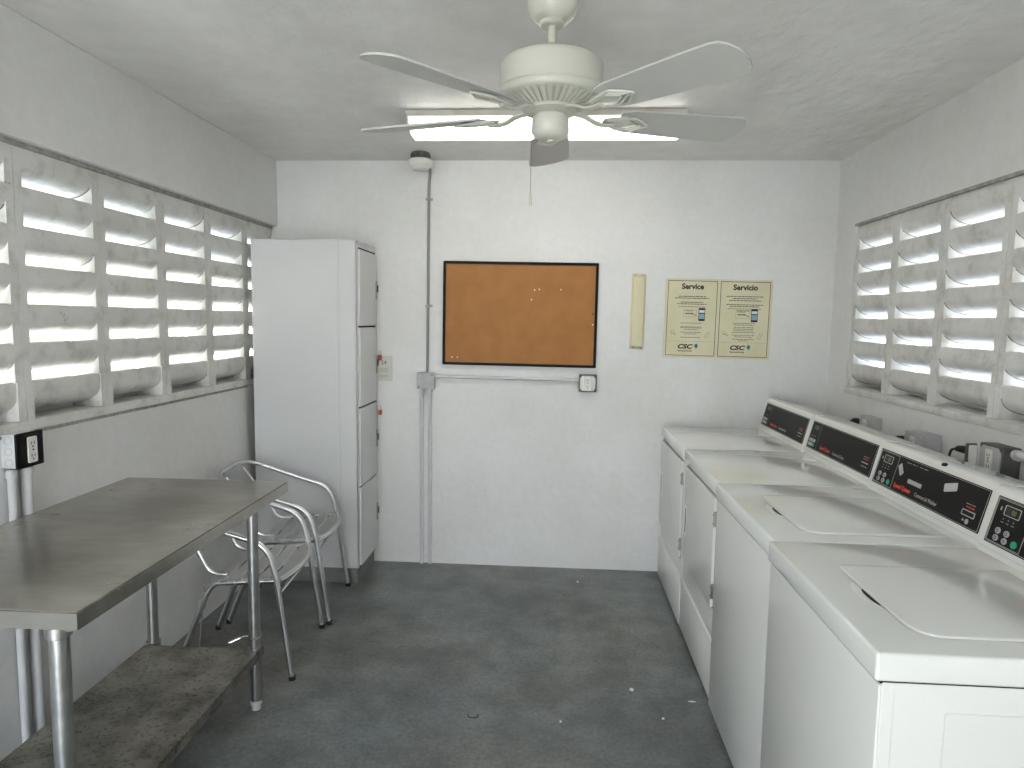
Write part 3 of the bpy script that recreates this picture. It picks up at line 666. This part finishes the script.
# ------------------------------------------------------------------ laundry machines
UY = V((0, -1, 0)); P0 = V((.566, 0, .924)); P1 = V((.607, 0, 1.084)); VV = (P1-P0).normalized(); NV = V((-VV.z, 0, VV.x))
def machine(kind, label, xf, y0, y1, idx):
    yc = (y0+y1)/2; hw = (y1-y0)/2-.0025
    t = thing('clothes_dryer' if kind == 'dryer' else 'washing_machine', label, 'dryer' if kind == 'dryer' else 'washing machine', (xf, yc, 0))
    b = NB(); bx(b, .014, .700, -hw+.002, hw-.002, .018, .856, .004, 2)
    if idx == 3:                                       # open end of the row: pressed side panel
        ring(b, rrect(.130, .62, .12, .802, .008), rrect(.1325, .6175, .1225, .7995, .008), (0, -hw+.002, 0), (1, 0, 0), (0, 0, 1), (0, -1, 0), .0012)
        bx(b, .036, .0375, -hw+.0008, -hw+.003, .03, .845)
    cab = obj('cabinet', b, M['cabinet'], t)
    b = NB()
    for x in (.06, .64):
        for y in (-hw+.05, hw-.05): lathe(b, [(.016, 0), (.016, .006), (.008, .008), (.008, .020)], (x, y, 0), 12)
    obj('levelling_foot', b, M['rubber'], cab)
    b = NB(); bx(b, 0, .715, -hw, hw, .857, .914, .007, 3); deck = obj('top_deck', b, M['enamel'], t)
    b = NB(); bx(b, .012, .700, -hw+.004, hw-.004, .8525, .8575); obj('deck_seam', b, M['slit'], deck)
    # console
    b = NB(); prism(b, [(.560, .913), (.5615, .922), (.600, 1.080), (.606, 1.089), (.616, 1.093), (.712, 1.086), (.722, 1.078), (.722, .913)], (0, -hw+.001, 0), (1, 0, 0), (0, 0, 1), (0, 1, 0), 2*hw-.002, 0)
    es = [e for e in b.edges if abs(e.verts[0].co.y-e.verts[1].co.y) < 1e-6 and min(v.co.z for v in e.verts) > .92]
    bmesh.ops.bevel(b, geom=es, offset=.004, segments=2, affect='EDGES')
    con = obj('console', b, M['enamel'], t)
    O = P0+V((0, hw-.006, 0))+NV*.0                      # left lower corner of the face, seen from the front
    def pt(a, s, h=0.): return O+UY*a+VV*s+NV*h
    Lw = 2*hw-.012; A0, A1, S0, S1 = .018, Lw-.016, .020, .149
    b = NB()
    lipz = prism(b, [(0, .004), (Lw, .004), (Lw, .0055), (0, .0055)], pt(0, 0, .003), UY, VV, NV, .0022)
    prism(b, [(0, .158), (Lw, .158), (Lw, .1595), (0, .1595)], pt(0, 0, .003), UY, VV, NV, .0022)
    obj('console_seam', b, M['greyduct'], con, False)
    b = NB(); prism(b, rrect(A0, A1, S0, S1, .002, 2), pt(0, 0, .002), UY, VV, NV, .005); fp = obj('control_panel', b, M['black'], con, False)
    h = .007
    b = NB()
    def bar(bm, a0, a1, s0, s1, dh=.0006): prism(bm, [(a0, s0), (a1, s0), (a1, s1), (a0, s1)], pt(0, 0, h), UY, VV, NV, dh)
    def dash(bm, a0, a1, s, th, seed, mn=.006, mx=.016):
        rnd = random.Random(seed); a = a0
        while a < a1:
            e = min(a1, a+rnd.uniform(mn, mx)); bar(bm, a, e, s-th/2, s+th/2); a = e+.003
    ring(b, rrect(A0+.003, A1-.003, S0+.003, S1-.003, .001, 1), rrect(A0+.0042, A1-.0042, S0+.0042, S1-.0042, .001, 1), pt(0, 0, h), UY, VV, NV, .0005)
    wash = kind == 'washer'
    pw = .135 if wash else .105
    if wash:
        ring(b, rrect(A0+.006, A0+pw, S0+.006, S1-.006, .001, 1), rrect(A0+.0074, A0+pw-.0014, S0+.0074, S1-.0074, .001, 1), pt(0, 0, h), UY, VV, NV, .0005)
        ring(b, rrect(A0+.038, A0+.098, .104, .132, .003, 2), rrect(A0+.040, A0+.096, .106, .130, .003, 2), pt(0, 0, h), UY, VV, NV, .0008)
        for k in range(3): bar(b, A0+.042+.020*k, A0+.0445+.020*k, .0925, .0955); bar(b, A0+.038+.020*k, A0+.048+.020*k, .084, .0855)
        bar(b, A0+.022, A0+.027, .113, .123)
    else:
        bar(b, A0+pw, A0+pw+.0010, S0+.01, S1-.008, .0003)
        for k in range(2): bar(b, A0+.030+.030*k, A0+.034+.030*k, .078, .084)
    # slot surround and symbols
    cx = A1-.062
    if wash:
        ring(b, rrect(cx-.030, cx+.030, .052, .070, .002, 2), rrect(cx-.027, cx+.027, .055, .067, .002, 2), pt(0, 0, h), UY, VV, NV, .0012)
        prism(b, [(cx+.004+.008*math.cos(2*PI*k/16), .038+.008*math.sin(2*PI*k/16)) for k in range(16)], pt(0, 0, h), UY, VV, NV, .0006)
        bar(b, cx-.018, cx-.010, .036, .042)
    else:
        bar(b, cx-.026, cx+.026, .062, .067); dash(b, cx-.024, cx+.024, .050, .003, idx+40)
    dash(b, cx-.022, cx+.022, .088, .002, idx+50)
    if wash: [bar(b, A0+pw+q, A0+pw+q+l_, S1-.0165, S1-.0148) for q, l_ in ((.05, .030), (.088, .018), (.112, .006), (.132, .016), (.156, .026))]
    b3 = NB()
    text_into(b3, 'Commercial Washer' if wash else 'Commercial Dryer', .0190, pt(A0+.286, .038, h), UY, VV, NV, depth=.0005, sx=.80)
    me = bpy.data.meshes.new('tmp'); b3.to_mesh(me); b3.free(); b.from_mesh(me); bpy.data.meshes.remove(me)
    obj('printing', b, M['line'], fp, False)
    b = NB(); text_into(b, 'Speed Queen', .0215, pt(A0+.150, .038, h), UY, VV, NV, bold=.0007, sx=.92)
    dash(b, cx-.018, cx+.020, .079, .004, idx+70); obj('brand_lettering', b, M['red'], fp, False)
    b = NB(); prism(b, rrect(A0+.041, A0+.095, .107, .129, .002, 2) if wash else rrect(A0+.032, A0+.085, .112, .132, .003, 2), pt(0, 0, h), UY, VV, NV, .0005)
    ds = obj('display', b, M['display'] if wash else M['darkbox'], fp, False)
    if wash:
        b = NB(); text_into(b, '00', .019, pt(A0+.066, .111, h+.0006), UY, VV, NV, sx=.9); obj('digits', b, M['digit'], ds, False)
    def btn(a, s, r, m, nm='button'):
        b = NB(); prism(b, [(a+r*1.15*math.cos(2*PI*k/20), s+r*math.sin(2*PI*k/20)) for k in range(20)], pt(0, 0, h), UY, VV, NV, .0025, .0008, 1); return obj(nm, b, m, fp)
    if wash:
        for a, s in ((.040, .060), (.040, .040), (.074, .060), (.074, .040)):
            o = btn(A0+a, s, .0085, M['button'])
            b = NB(); ring(b, [(A0+a+.0045*math.cos(q), s+.0045*math.sin(q)) for q in [2*PI*k/12 for k in range(12)]], [(A0+a+.003*math.cos(q), s+.003*math.sin(q)) for q in [2*PI*k/12 for k in range(12)]], pt(0, 0, h+.0026), UY, VV, NV, .0004); obj('symbol', b, M['ink'], o, False)
        btn(A0+.110, .042, .0095, M['green'], 'start_button')
    else:
        for k in range(5): btn(A0+.026+.024*(k % 3), .060-.020*(k//3), .0085, M['button'])
        btn(A0+.074, .040, .0085, M['green'] if idx == 1 else M['button'], 'start_button')
    b = NB()
    bar(b, cx-.027, cx+.027, .0555, .0665) if wash else bar(b, cx-.026, cx+.026, .055, .061); obj('card_slot', b, M['slit'], fp, False)
    # front
    if kind == 'dryer':
        dy0, dy1 = (-hw+.050, hw-.010) if idx == 0 else (-hw+.062, hw-.030)
        dz0 = .345 if idx == 0 else .385
        b = NB(); ring(b, rrect(-dy1-.004, -dy0+.004, dz0-.004, .842, .020), rrect(-dy1, -dy0, dz0, .838, .017), (.0142, 0, 0), (0, -1, 0), (0, 0, 1), (-1, 0, 0), .0006); obj('door_gap', b, M['slit'], cab, False)
        b = NB(); prism(b, rrect(-dy1, -dy0, dz0, .838, .017), (.014, 0, 0), (0, -1, 0), (0, 0, 1), (-1, 0, 0), .012, .004, 2)
        door = obj('dryer_door', b, M['cabinet'], t)
        b = NB(); hy = -(dy1-.058)
        ring(b, rrect(hy-.030, hy+.030, .512, .660, .014), rrect(hy-.018, hy+.018, .526, .646, .010), (.002, 0, 0), (0, -1, 0), (0, 0, 1), (-1, 0, 0), .004); dh = obj('door_handle', b, M['trimwhite'], door)
        b = NB(); prism(b, rrect(hy-.0175, hy+.0175, .5265, .6455, .010), (.002, 0, 0), (0, -1, 0), (0, 0, 1), (-1, 0, 0), .0008); obj('recess', b, M['darkbox'], dh)
        for z in (dz0+.075, .838-.085):
            b = NB(); bx(b, .0, .015, dy0-.016, dy0-.002, z-.030, z+.030, .002, 1); obj('hinge', b, M['platemetal'], door)
            b = NB()
            for dz in (-.018, .018): lathe(b, [(.0035, -.0005), (.0035, -.002), (0, -.0022)], (0, dy0-.009, z+dz), 8, 'x')
            obj('hinge_screw', b, M['slit'], door)
        b = NB(); bx(b, .006, .016, -hw+.004, hw-.004, .022, .262, .004, 2); obj('lower_panel', b, M['cabinet'], t)
        b = NB(); bx(b, .0125, .0145, -hw+.004, hw-.004, .263, .266); obj('panel_gap', b, M['trimwhite'], cab)
    else:
        b = NB(); bx(b, .008, .016, -hw+.003, hw-.003, .022, .851, .004, 2); obj('front_panel', b, M['cabinet'], t)
        # lid: near edge at -hw+.075, far edge short of the far side
        ya, yb = -hw+.072, hw-.185; xa, xb = .112, .520
        pts = rrect(xa, xb, ya, yb, (.055, .012, .012, .018), 7)
        b = NB(); prism(b, pts, (0, 0, .9135), (1, 0, 0), (0, 1, 0), (0, 0, 1), .0060, .0035, 2); lid = obj('lid', b, M['enamel'], t)
        b = NB(); ring(b, rrect(xa-.003, xb+.003, ya-.003, yb+.003, (.058, .014, .014, .021), 7), rrect(xa-.0005, xb+.001, ya-.0005, yb+.001, (.055, .012, .012, .018), 7), (0, 0, .9135), (1, 0, 0), (0, 1, 0), (0, 0, 1), .0009); obj('lid_gap', b, M['box'], deck, False)
        b = NB(); yh = yb-.185
        prism(b, [(xa-.008+.018*math.cos(q), yh+.075*math.sin(q)) for q in [PI/2+PI*k/16 for k in range(17)]], (0, 0, .9142), (1, 0, 0), (0, 1, 0), (0, 0, 1), .0010); hd = obj('finger_scoop', b, M['trimwhite'], lid)
        b = NB(); prism(b, [(xa-.004+.009*math.cos(q), yh-.012+.045*math.sin(q)) for q in [PI/2+PI*k/12 for k in range(13)]], (0, 0, .9150), (1, 0, 0), (0, 1, 0), (0, 0, 1), .0010); obj('scoop_opening', b, M['slit'], hd)
    return t, pt, A0, con, fp
YJ = [3.958, 3.259, 2.565, 1.884, 1.235]
machine('dryer', 'white front-loading dryer standing against the back wall, farthest machine', .632, YJ[1], YJ[0], 0)
machine('dryer', 'white front-loading dryer second from the back wall, next to the washers', .634, YJ[2], YJ[1], 1)
t3, pt, A0, con, fp = machine('washer', 'white top-loading washer third from the back wall, with stickers on its console', .622, YJ[3], YJ[2], 2)
for (a, s, w_, hh, ang) in ((.165, .102, .042, .022, -48), (.455, .112, .062, .026, 16)):
    c_, s_ = math.cos(math.radians(ang)), math.sin(math.radians(ang)); uu = UY*c_+VV*s_; v2 = -UY*s_+VV*c_
    b = NB(); prism(b, rrect(-w_/2, w_/2, -hh/2, hh/2, .004), pt(A0+a, s, .0076), uu, v2, NV, .0008); st = obj('sticker', b, M['box'], fp, False)
    b = NB(); prism(b, rrect(-w_*.34, w_*.34, -hh*.28, hh*.28, .002), pt(A0+a, s, .0084), uu, v2, NV, .0003); obj('sticker_print', b, M['greyduct'], st, False)
b = NB(); prism(b, rrect(-.042, .042, -.007, .007, .001), pt(A0+.268, .076, .0076), UY, VV, NV, .0006); st = obj('grey_label', b, M['box'], fp, False)
b = NB()
for k in range(9): prism(b, [(-.038+.0086*k, -.004), (-.033+.0086*k, -.004), (-.033+.0086*k, .004), (-.038+.0086*k, .004)], pt(A0+.268, .076, .0082), UY, VV, NV, .0003)
obj('label_marks', b, M['greyduct'], st, False)
b = NB(); lathe(b, [(.009, 0), (.009, .006), (.006, .009), (0, .010)], (.604, -.070, 1.086), 16); obj('lock_button', b, M['rubber'], con)
machine('washer', 'white top-loading washer nearest the camera at the front end of the row', .609, YJ[4], YJ[3], 3)

# ------------------------------------------------------------------ outlets behind the machines
o1 = outlet('wall_outlet', 'grey outlet box on the right wall behind the farthest dryer', (XR, 3.425, 1.012), -PI/2, wide=.13, high=.115, depth=.05, boxm='box', platem='box')
o2 = outlet('wall_outlet', 'grey outlet box on the right wall behind the second dryer', (XR, 2.925, 1.012), -PI/2, wide=.15, high=.12, depth=.075, boxm='box', platem='box')
o3 = outlet('wall_outlet', 'dark weathered outlet box with open cover on the right wall behind the washers', (XR, 2.440, 1.050), -PI/2, wide=.125, high=.115, depth=.062, boxm='darkbox', platem='box')
b = NB(); bx(b, -.078, -.068, -.105, -.066, -.058, .050, .003, 1); obj('cover_flap', b, M['darkbox'], o3)
b = NB(); bx(b, -.068, -.063, -.098, -.069, -.050, .044, .002, 1); obj('cover_gasket', b, M['recept'], o3)
for y, z, d, lab in ((3.535, 1.030, .052, 'black plug and cord at the outlet behind the farthest dryer'), (3.045, 1.022, .070, 'black plug and cord at the outlet behind the second dryer'), (2.590, 1.062, .075, 'black plug and looping cord at the dark outlet behind the washers')):
    t = thing('power_plug', lab, 'plug', (XR-d, y, z))
    b = NB(); tube(b, [(.014, -.030, 0), (.004, -.008, .002), (-.004, .012, .001), (-.006, .022, -.003)], [.014, .015, .012, .007], 12); obj('plug_body', b, M['rubber'], t)
    b = NB(); tube(b, fillet([(-.005, .018, -.002), (-.008, .045, -.006), (-.006, .065, -.04), (.0, .055, -.16), (.02, .03, -.5)], .03, 5), .0048, 8); obj('cord', b, M['rubber'], t)
b = NB(); tube(b, [(XR-.030, 2.362, 1.088), (XR-.018, 2.25, 1.088), (XR-.018, .9, 1.085)], .0135, 12); lathe(b, [(.019, 2.345), (.019, 2.361)], (XR-.030, 0, 1.088), 12, 'y')
tag(obj('wall_conduit', b, M['conduit']), 'painted conduit running forward along the right wall from the dark outlet box', 'conduit')

# ------------------------------------------------------------------ scraps on the floor
def scrap(name, x, y, r, lab, m='white', thin=1.):
    b = NB(); k = 9; rnd = random.Random(lab)
    P = [(r*rnd.uniform(.6, 1)*math.cos(2*PI*i/k), thin*r*rnd.uniform(.6, 1)*math.sin(2*PI*i/k)) for i in range(k)]
    prism(b, P, (0, 0, .0), (1, 0, 0), (0, 1, 0), (0, 0, 1), .004 if thin == 1 else .0015, .001, 1)
    o = obj(name, b, M[m]); o.location = (x, y, 0); tag(o, lab, 'litter'); return o

scrap('paper_scrap', .346, 2.681, .012, 'white crumpled scrap on the floor in front of the washers, the largest scrap')
scrap('paper_scrap', .157, 3.821, .007, 'tiny white speck of litter on the floor near the back wall')
scrap('paper_scrap', .580, 2.615, .020, 'thin white sliver of litter on the floor against the dryers', thin=.3)
scrap('paper_scrap', .443, 2.485, .006, 'tiny white speck of litter on the floor close to the washers')
scrap('paper_scrap', .049, 2.431, .005, 'tiny white speck of litter alone in the middle of the floor')
b = NB(); tube(b, [(-.288+.02*math.cos(a), 2.439+.016*math.sin(a), .0025) for a in [2.8+4.2*k/14 for k in range(15)]], .0018, 6)
tag(obj('dark_thread', b, M['ink']), 'small dark curled thread lying on the grey floor', 'litter')

# repeats share a group phrase
GROUPS = {'clothes_dryer': 'dryers along the right wall', 'washing_machine': 'washers along the right wall', 'bistro_chair': 'aluminium chairs by the left wall',
          'padlock': 'red padlocks on the locker', 'floor_conduit': 'conduits below the grey junction box', 'power_plug': 'plugs behind the laundry machines',
          'paper_scrap': 'white scraps on the floor', 'wall_outlet': 'outlet boxes on the walls'}
for o in list(C.objects):
    k = o.name.split('.')[0]
    if o.parent is None and k in GROUPS and 'group' not in o: o['group'] = GROUPS[k]
